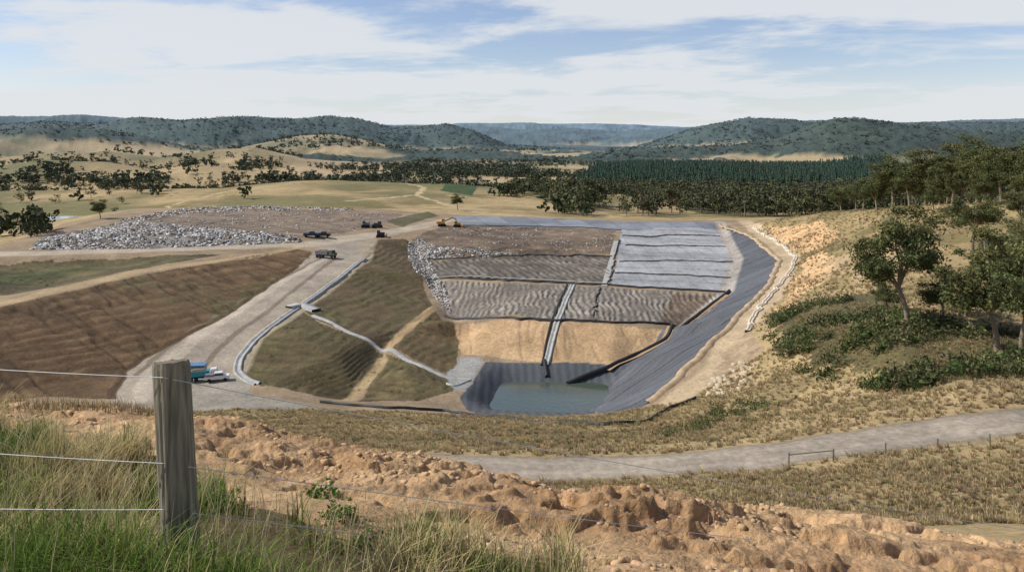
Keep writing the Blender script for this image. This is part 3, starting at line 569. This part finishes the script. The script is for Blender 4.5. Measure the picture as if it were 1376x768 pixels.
def tuss(seed,n=16,h=.55):
    g=np.random.default_rng(seed);V=[];Fc=[]
    for i in range(n):
        a=g.uniform(0,6.28);l=h*g.uniform(.5,1.1);t=g.uniform(.15,.8);bx,by=g.normal(size=2)*.1;w=.035
        dx,dy=math.cos(a),math.sin(a);V+=[(bx-dy*w,by+dx*w,-.05),(bx+dy*w,by-dx*w,-.05),(bx+dx*l*t*.5+dy*w*.7,by+dy*l*t*.5-dx*w*.7,l*.65),(bx+dx*l*t,by+dy*l*t,l)];o=len(V)-4;Fc.append((o,o+1,o+2,o+3))
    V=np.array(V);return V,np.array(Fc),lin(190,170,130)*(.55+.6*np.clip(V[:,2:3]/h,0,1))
tb_=[tuss(i) for i in range(5)]
x=rng.uniform(-70,120,80000);y=rng.uniform(44,140,80000);m=(np.abs(x/y)<.8)&~inpoly(x,y,siteW)&(dline(x,y,roadC)>3.1)&(fbm(x/6,y/6,3,65)+.35*rng.normal(size=len(x))>-.3);x,y=x[m][:28000],y[m][:28000]
dosc('dry_grass_tussocks',tb_,x,y,.25,.95,grassm,0,.25,False)
x=rng.uniform(0,45,9000);y=rng.uniform(44,62,9000);m=(np.abs(x/y)<.8)&(dline(x,y,roadC)>3.1);x,y=x[m][:5000],y[m][:5000]
dosc('dry_grass_tussocks',tb_,x,y,.2,.7,grassm,0,.3,False)
x=rng.uniform(50,210,30000);y=rng.uniform(120,330,30000);m=(np.abs(x/y)<.75)&~inpoly(x,y,siteW)&(fbm(x/12,y/12,3,67)+.3*rng.normal(size=len(x))>0);x,y=x[m][:8000],y[m][:8000]
dosc('dry_grass_tussocks',tb_,x,y,.6,1.4,grassm,0,.25,False)
# ---------------------------------------------------------------- foreground grass
def blades(name,x,y,hh,cols,wid=.004,bend=.5):
    n=len(x);z=H(x,y);a=rng.uniform(0,6.28,n);d=np.stack([np.cos(a),np.sin(a)],1);s=np.stack([-d[:,1],d[:,0]],1)
    b=rng.uniform(.1,1,n)*bend;lv=[(0,1,0),(.35,.9,.12),(.7,.65,.45),(1,.12,1)];V=[]
    for t,w,k in lv:
        cx=x+d[:,0]*hh*b*k;cy=y+d[:,1]*hh*b*k;cz=z-.02+hh*t*(1-.25*b*t)
        for sg in(-1,1):V.append(np.stack([cx+sg*s[:,0]*wid*w,cy+sg*s[:,1]*wid*w,cz],1))
    V=np.stack(V,1).reshape(-1,3);o=(np.arange(n)*8)[:,None]
    Fc=np.concatenate([o+np.array([[2*i,2*i+1,2*i+3,2*i+2]]) for i in range(3)],0)
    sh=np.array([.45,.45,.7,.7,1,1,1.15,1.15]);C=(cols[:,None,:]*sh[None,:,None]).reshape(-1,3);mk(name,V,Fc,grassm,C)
n=64000;x,y=samplepoly(GW,n);tn=fbm(x/.55,y/.55,3,111);keep=rng.random(len(x))<np.clip(.42+1.7*tn,.03,1);x,y,tn=x[keep],y[keep],tn[keep]
gm=sst(-.2,.3,fbm(x/.6,y/.6,3,113)+rng.normal(size=len(x))*.22)[:,None]
cols=(lin(200,180,130)*(1-gm)+lin(106,130,52)*gm)*rng.uniform(.55,1.3,(len(x),1))
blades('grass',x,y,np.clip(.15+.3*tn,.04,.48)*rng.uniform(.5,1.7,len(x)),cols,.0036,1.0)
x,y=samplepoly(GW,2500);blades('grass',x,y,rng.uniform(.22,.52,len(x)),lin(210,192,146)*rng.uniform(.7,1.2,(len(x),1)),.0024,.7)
x=rng.uniform(-11,-4.5,9000);y=rng.uniform(9.8,12.5,9000);m=(x/y<-.42)&(fbm(x/.8,y/.8,2,115)>.0);x,y=x[m],y[m]
blades('grass',x,y,rng.uniform(.06,.2,len(x)),lin(166,146,106)*rng.uniform(.6,1.2,(len(x),1)),.005,.8)
x=rng.uniform(-6,7,7000);y=rng.uniform(4.5,10,7000);m=(fbm(x/.6,y/.6,3,117)>.33)&~inpoly(x,y,GW);x,y=x[m],y[m]
blades('grass',x,y,rng.uniform(.04,.14,len(x)),lin(180,160,116)*rng.uniform(.6,1.2,(len(x),1)),.003,.9)
wd=shrub(9,220,(96,118,56));x=np.array([-2.05,-1.2,-1.45,-2.9,-3.4,-.9]);y=np.array([5.6,5.5,6.1,6.2,7.0,5.0]);dosc('weeds',[(wd[0]*np.array([.7,.7,.7]),wd[1],wd[2])],x,y,.14,.24,leafm,0,.1,False)
# ---------------------------------------------------------------- clods and rocks
def rock(seed,sub=2,ro=.55):
    bm=bmesh.new();bmesh.ops.create_icosphere(bm,subdivisions=sub,radius=1);V=np.array([v.co[:] for v in bm.verts]);Fc=np.array([[v.index for v in f.verts] for f in bm.faces]);bm.free()
    d=fbm(V[:,0]*1.6+seed*7,V[:,1]*1.6+V[:,2]*1.3,3,seed)+.6*fbm(V[:,2]*2.6+seed,V[:,0]*2.6-V[:,1],2,seed+4);V=V*(1+ro*d)[:,None];V=np.clip(V,-.8,.8)*np.array([1,.85,.6]);return V,Fc,np.full((len(V),3),1.0)
rk=[rock(i,2) for i in range(8)]
dirtm=attrmat('clod_dirt',.98)
rng=np.random.default_rng(15);n=10000;x=rng.uniform(-9,9,n*3);y=rng.uniform(4.2,10.5,n*3);dn=fbm(x/.8,y/.8,4,121)+.7*np.exp(-(((x+.3)/1.4)**2+((y-7.6)/1.1)**2))
m=(dn>.05)&~inpoly(x,y,GW)&(np.abs(x/y)<.8);x,y=x[m][:n],y[m][:n];n=len(x);sc=.006+.035*rng.random(n)**4.5+.045*(rng.random(n)<.01);base=lin(194,162,124)*np.ones((n,3))*rng.uniform(.8,1.12,(n,1))
parts=[];k=rng.integers(0,8,n);z=H(x,y)
for i in range(8):
    s=k==i;parts.append(inst(rk[i],np.stack([x,y,z+sc*.05],1)[s],sc[s],rng.uniform(0,6.28,s.sum()),base[s]))
V,Fc,C=merge(parts);mk('dirt_clods',V,Fc,dirtm,C,smooth=False)
P=S([(955,505),(1000,480),(1010,505),(985,530),(950,530)]);x,y=samplepoly(P,60);n=len(x);V,Fc,C=inst(rk[2],np.stack([x,y,H(x,y)],1),rng.uniform(.2,.8,n),rng.uniform(0,6,n),lin(190,175,150)*np.ones((n,3)));mk('pale_rocks',V,Fc,dirtm,C)
P=S([(1040,345),(1070,350),(1015,440),(1000,480),(985,470)]);x,y=samplepoly(P,90);n=len(x);V,Fc,C=inst(rk[3],np.stack([x,y,H(x,y)],1),rng.uniform(.15,.5,n),rng.uniform(0,6,n),lin(190,175,150)*np.ones((n,3)));mk('pale_rocks',V,Fc,dirtm,C)
# ---------------------------------------------------------------- rubbish
def waste(name,polys,n,s0=.25,s1=.9,thr=-.35):
    xs=[];ys=[]
    for P,w in polys:
        x,y=samplepoly(S(P),int(n*w));xs.append(x);ys.append(y)
    x=np.concatenate(xs);y=np.concatenate(ys);m=fbm(x/6,y/6,4,131)+.12*rng.normal(size=len(x))>thr;x,y=x[m],y[m];n=len(x)
    cubeV=np.array([(-1,-1,-.6),(1,-1,-.6),(1,1,-.6),(-1,1,-.6),(-.8,-.9,.6),(.9,-.7,.5),(.7,.9,.7),(-.9,.8,.4)],float);cubeF=np.array([(0,1,5,4),(1,2,6,5),(2,3,7,6),(3,0,4,7),(4,5,6,7),(3,2,1,0)])
    pal=np.array([lin(222,220,215),lin(196,192,186),lin(160,155,147),lin(105,97,88),lin(125,110,94),lin(70,68,68),lin(110,128,150),lin(165,145,115)]);pr=[.18,.19,.18,.15,.18,.07,.02,.03]
    ti=pal[rng.choice(8,n,p=pr)]*rng.uniform(.8,1.1,(n,1));sc=(s0+(s1-s0)*rng.random((n,3))**2)*np.array([1,1,.7]);V,Fc,C=inst((cubeV,cubeF,np.ones((8,3))),np.stack([x,y,H(x,y)+sc[:,2]*.2],1),sc,rng.uniform(0,6,n),ti);mk(name,V,Fc,attrmat(name+'_mat',.8),C)
waste('rubbish_heap',[([(42,335),(60,320),(165,299),(255,304),(400,319),(405,326),(200,334)],.75),([(160,296),(250,280),(470,279),(475,283),(255,286),(175,300)],.25)],17000,.15,.85,-.2)
waste('rubbish_heap',[([(165,297),(250,281),(470,283),(545,288),(520,302),(440,317),(300,309)],1)],3500,.12,.45,.15)
waste('rubbish_heap',[([(548,328),(565,320),(600,332),(640,336),(700,343),(585,348),(578,352),(594,378),(603,400),(606,420),(596,412),(570,372),(550,350)],1)],6500,.12,.55,-.3)
waste('rubbish_heap',[([(600,306),(825,309),(820,340),(600,336)],.5)],4000,.1,.4,.1)
# ---------------------------------------------------------------- vehicles
def part(parent,name,kind,dim,loc,mat,rot=(0,0,0),top=(1,1)):
    bm=bmesh.new()
    if kind=='box':
        bmesh.ops.create_cube(bm,size=1)
        for v in bm.verts:
            t=top if v.co.z>0 else (1,1);v.co=Vector((v.co.x*dim[0]*t[0],v.co.y*dim[1]*t[1],v.co.z*dim[2]))
        bmesh.ops.bevel(bm,geom=bm.edges[:],offset=min(dim)*.08,segments=2,affect='EDGES')
    else:
        bmesh.ops.create_cone(bm,cap_ends=True,segments=20,radius1=dim[0],radius2=dim[0],depth=dim[1]);bmesh.ops.rotate(bm,verts=bm.verts,cent=(0,0,0),matrix=Matrix.Rotation(math.pi/2,3,'X'))
        bmesh.ops.bevel(bm,geom=[e for e in bm.edges if len(e.link_faces)==2 and e.calc_face_angle(0)>1],offset=dim[0]*.12,segments=2,affect='EDGES')
    me=bpy.data.meshes.new(name);bm.to_mesh(me);bm.free();me.materials.append(mat);o=bpy.data.objects.new(name,me);SC.collection.objects.link(o);o.parent=parent;o.location=loc;o.rotation_euler=rot;return o
def emp(name,u,v,rot,s=1,ymin=40):
    p=pixel_hit(u,v,ymin);o=bpy.data.objects.new(name,None);SC.collection.objects.link(o);o.location=(p[0],p[1],p[2]+.1);o.rotation_euler=(0,0,rot);o.scale=(s,s,s);return o
yel=simple('machine_yellow',lin(196,156,72),.6,var=.2);wht=simple('vehicle_white',lin(220,220,216),.4,var=.08);dk=simple('rubber',lin(38,38,38),.9);gls=simple('glass_dark',(.03,.04,.05),.1);teal=simple('teal_paint',lin(50,140,155),.5);grn=simple('drab_green',lin(88,92,72),.6);stl=simple('steel_grey',lin(120,122,124),.5);dkp=simple('dark_paint',lin(60,60,64),.4)
def truck(u,v,rot,cab,bed,s=1):
    e=emp('dump_truck',u,v,rot,s)
    part(e,'chassis','box',(8,1.0,.4),(0,0,.95),dk);part(e,'cab','box',(1.9,2.4,1.9),(3.0,0,2.1),cab,top=(.85,.92));part(e,'windscreen','box',(.08,2.0,.8),(3.9,0,2.45),gls,(0,-.12,0));part(e,'bonnet','box',(1.0,2.2,1.0),(4.2,0,1.6),cab)
    part(e,'tipper_bed','box',(5.4,2.5,1.5),(-1.0,0,2.0),bed,top=(1.08,1.1));part(e,'load','box',(4.8,2.2,.5),(-1.0,0,2.85),simple('load_soil',lin(120,100,78),.95),top=(.6,.6))
    for x in(3.6,-1.6,-2.9):
        for y in(-1.1,1.1):part(e,'wheel','cyl',(.55,.4),(x,y,.55),dk)
def ute(u,v,rot,c,s=1):
    e=emp('utility_vehicle',u,v,rot,s)
    part(e,'body','box',(5.0,1.9,.7),(0,0,.85),c);part(e,'cabin','box',(2.2,1.7,.75),(.3,0,1.5),c,top=(.75,.85));part(e,'windows','box',(1.95,1.74,.4),(.3,0,1.5),gls,top=(.85,.9));part(e,'tray','box',(1.9,1.8,.5),(-1.5,0,1.35),stl)
    for x in(1.6,-1.6):
        for y in(-.85,.85):part(e,'wheel','cyl',(.4,.28),(x,y,.4),dk)
def dozer(u,v,rot,c,s=1):
    e=emp('bulldozer',u,v,rot,s)
    for y in(-1.1,1.1):part(e,'track','box',(3.8,.6,1.1),(0,y,.55),dk,top=(.8,1))
    part(e,'engine_hood','box',(2.0,1.4,1.2),(.9,0,1.5),c);part(e,'cab','box',(1.4,1.6,1.7),(-.7,0,2.1),c,top=(.85,.85));part(e,'cab_glass','box',(1.44,1.64,.7),(-.7,0,2.3),gls,top=(.9,.9));part(e,'blade','box',(.25,3.8,1.4),(2.6,0,.75),c,(0,.1,0))
    for y in(-.8,.8):part(e,'push_arm','box',(2.2,.2,.25),(1.6,y,.6),c)
def excavator(u,v,rot,s=1):
    e=emp('excavator',u,v,rot,s)
    for y in(-1.2,1.2):part(e,'track','box',(4.4,.7,1.0),(0,y,.5),dk,top=(.8,1))
    part(e,'house','box',(3.8,2.7,1.3),(-.6,0,1.8),yel);part(e,'counterweight','box',(.9,2.7,1.1),(-2.6,0,1.8),yel);part(e,'cab','box',(1.6,1.1,1.7),(.7,.8,2.6),yel,top=(.9,.9));part(e,'cab_glass','box',(1.64,1.14,.8),(.7,.8,2.9),gls)
    part(e,'boom','box',(4.6,.5,.7),(3.0,-.2,3.3),yel,(0,-.4,0));part(e,'boom_tip','box',(2.6,.45,.6),(6.0,-.2,3.9),yel,(0,.35,0));part(e,'arm','box',(3.0,.4,.5),(7.3,-.2,2.5),yel,(0,1.25,0));part(e,'bucket','box',(1.3,1.2,1.0),(7.4,-.2,.9),dk,(0,.5,0),top=(.7,1))
truck(437,347,-.35,grn,stl,.85);ute(418,319,.2,simple('navy_paint',lin(52,62,84),.4),1.1);ute(434,319,.1,dkp,1.1)
dozer(491,306,.3,stl,.95);dozer(508,306,2.9,dkp,.9);dozer(511,319,.1,dkp,.9);excavator(594,304,.2,.85);dozer(614,305,.2,yel,.85)
truck(272,511,.35,wht,teal,.7);ute(292,512,.3,wht,.9)
e=emp('site_shed',262,505,.1,.9);part(e,'walls','box',(4.5,2.6,2.3),(0,0,1.15),simple('shed_grey',lin(150,155,158),.6));part(e,'roof','box',(4.9,3.0,.25),(0,0,2.45),simple('shed_roof_blue',lin(90,130,160),.5));part(e,'door','box',(.9,.06,1.9),(.6,-1.33,1.0),wht);part(e,'window','box',(1.0,.06,.7),(-1.0,-1.33,1.4),gls)
# ---------------------------------------------------------------- fences
fe=bpy.data.objects.new('wire_fence',None);SC.collection.objects.link(fe)
wm=simple('weathered_wood',lin(124,117,100),.95,var=.65,scale=9,bump=.014,stretch=(5,5,.35))
def post(name,x,y,ztop,zbot,r,lean=(0,0)):
    nz,ns=60,64;V=[];zs=np.linspace(zbot,ztop,nz)
    for i,z in enumerate(zs):
        for k in range(ns):
            a=2*math.pi*k/ns;n=float(fbm(np.array([math.cos(a)*5+3]),np.array([math.sin(a)*5+z*.7]),3,3)[0]);cr=-.12*max(0,math.cos(a*3+.6*math.sin(z*1.5)))**40-.06*max(0,math.cos(a*7+1+.4*math.sin(z*2.5)))**40
            rr=r*(1+.08*n+cr+.03*math.sin(a*2));t=(z-zbot)
            zz=z+(.012*math.cos(a+1)+.008*n if i==nz-1 else 0)
            V.append((x+lean[0]*t+rr*math.cos(a)*(.94 if i==nz-1 else 1),y+lean[1]*t+rr*math.sin(a)*(.94 if i==nz-1 else 1),zz))
    Fc=[(i*ns+k,i*ns+(k+1)%ns,(i+1)*ns+(k+1)%ns,(i+1)*ns+k) for i in range(nz-1) for k in range(ns)]
    mk(name,V,Fc,wm,parent=fe,smooth=True)
    top=[V[(nz-1)*ns+k] for k in range(ns)];me=bpy.data.meshes.new(name+'_top');me.from_pydata(top,[],[list(range(ns))]);me.materials.append(simple('end_grain',lin(118,106,88),.95,var=.4,scale=30));t=bpy.data.objects.new(name+'_top',me);SC.collection.objects.link(t);t.parent=fe
pd=Pd(240,485,4.3)
post('post_1',pd[0]+.04,4.3,pd[2],-2.6,.094,(-.055,0))
lp=(-6.2,5.2);rp=(5.9,7.9)
zl=float(H(np.array([lp[0]]),np.array([lp[1]]))[0])
wire=simple('galvanised_wire',lin(190,190,186),.5,metal=.2)
post('post_2',lp[0],lp[1],Pd(0,418,5.2)[2],zl-.3,.09);post('post_3',rp[0],rp[1],-3.75,-6,.09)
for i,v in enumerate((507,622,684)):
    A=np.array([lp[0],lp[1]-.1,-(430+i*105-190)/F*5.2]);B=np.array([pd[0]-.04,4.3-.1,-(v-190)/F*4.2]);Cc=np.array([rp[0],rp[1]-.1,-3.92-(.33*i)])
    for a,b in((A,B),(B,Cc)):
        pts=[a+(b-a)*t-np.array([0,0,.05])*4*t*(1-t) for t in np.linspace(0,1,24)]
        v_,f_=tube(pts,[.0024]*24,6);mk('wire',v_,f_,wire,parent=fe)
ff=bpy.data.objects.new('farm_fence',None);SC.collection.objects.link(ff)
fl=[pixel_hit(u,v) for u,v in [(1060,626),(1120,620),(1190,612),(1260,606),(1330,600),(1400,592)]]
for i,p in enumerate(fl):
    v_,f_=tube([(p[0],p[1],p[2]-.3),(p[0],p[1],p[2]+1.05)],[.07,.06],8);mk('fence_post_%d'%i,v_,f_,wm,parent=ff)
for i in range(len(fl)-1):
    a,b=np.array(fl[i]),np.array(fl[i+1])
    for h in ((.45,.95) if i else (.9,)):
        v_,f_=tube([a+[0,0,h],b+[0,0,h]],[.05,.05] if i==0 else [.012,.012],6);mk('rail_%d'%i,v_,f_,wm if i==0 else wire,parent=ff)
# ---------------------------------------------------------------- camera
cam=bpy.data.cameras.new('camera');co=bpy.data.objects.new('camera',cam);SC.collection.objects.link(co);co.location=(0,0,0);co.rotation_euler=(math.pi/2,0,0)
cam.sensor_width=36;cam.lens=F/1376*36;cam.shift_y=-(384-HV)/1376;cam.clip_start=.1;cam.clip_end=60000;SC.camera=co
# ---------------------------------------------------------------- light and sky
sd=Vector((-.80,.04,.68)).normalized()
su=bpy.data.lights.new('sun','SUN');su.energy=5.0;su.angle=math.radians(.6);su.color=(1,.955,.88);so=bpy.data.objects.new('sun',su);SC.collection.objects.link(so);so.rotation_euler=sd.to_track_quat('Z','Y').to_euler()
w=bpy.data.worlds.new('World');SC.world=w;w.use_nodes=True;nt=w.node_tree;N=nt.nodes.new;K=nt.links.new;bg=nt.nodes['Background']
sk=N('ShaderNodeTexSky');sk.sky_type='NISHITA';sk.sun_disc=False;sk.sun_elevation=math.asin(sd.z);sk.sun_rotation=math.atan2(sd.x,sd.y);sk.air_density=1;sk.dust_density=.4;sk.altitude=300
tint=N('ShaderNodeMix');tint.data_type='RGBA';tint.blend_type='MULTIPLY';tint.inputs[0].default_value=1;K(sk.outputs[0],tint.inputs[6]);tint.inputs[7].default_value=(1.02,1.0,1.13,1)
tc=N('ShaderNodeTexCoord');sx=N('ShaderNodeSeparateXYZ');K(tc.outputs['Generated'],sx.inputs[0])
def ma(op,a,b=None,c=None):
    n=N('ShaderNodeMath');n.operation=op
    for i,q in enumerate((a,b,c)):
        if q is None:continue
        if isinstance(q,(int,float)):n.inputs[i].default_value=q
        else:K(q,n.inputs[i])
    return n.outputs[0]
zc=ma('ADD',ma('MAXIMUM',sx.outputs[2],0.0),.09);px=ma('DIVIDE',sx.outputs[0],zc);py=ma('DIVIDE',sx.outputs[1],zc)
cb=N('ShaderNodeCombineXYZ');K(ma('ADD',ma('MULTIPLY',px,.8),ma('MULTIPLY',py,.2)),cb.inputs[0]);K(ma('MULTIPLY',py,.9),cb.inputs[1]);cb.inputs[2].default_value=3.7
n1=N('ShaderNodeTexNoise');n1.inputs['Scale'].default_value=1.15;n1.inputs['Detail'].default_value=11;n1.inputs['Roughness'].default_value=.6;n1.inputs['Distortion'].default_value=.25;K(cb.outputs[0],n1.inputs[0])
n2=N('ShaderNodeTexNoise');n2.inputs['Scale'].default_value=.4;n2.inputs['Detail'].default_value=4;K(cb.outputs[0],n2.inputs[0])
cs=ma('ADD',ma('MULTIPLY',n1.outputs[0],.75),ma('MULTIPLY',n2.outputs[0],.4))
mr=N('ShaderNodeMapRange');mr.inputs[1].default_value=.50;mr.inputs[2].default_value=.64;mr.interpolation_type='SMOOTHSTEP';K(cs,mr.inputs[0])
hzf=N('ShaderNodeMapRange');hzf.inputs[1].default_value=0;hzf.inputs[2].default_value=.10;hzf.inputs[3].default_value=.65;hzf.inputs[4].default_value=0;K(sx.outputs[2],hzf.inputs[0])
fac=ma('MINIMUM',ma('ADD',ma('MULTIPLY',mr.outputs[0],.86),ma('ADD',hzf.outputs[0],.05)),.93)
mx=N('ShaderNodeMix');mx.data_type='RGBA';K(fac,mx.inputs[0]);K(tint.outputs[2],mx.inputs[6]);mx.inputs[7].default_value=(6.8,7.05,7.35,1)
K(mx.outputs[2],bg.inputs[0]);bg.inputs[1].default_value=.11
SC.view_settings.view_transform='Standard';SC.view_settings.look='None';SC.view_settings.exposure=0
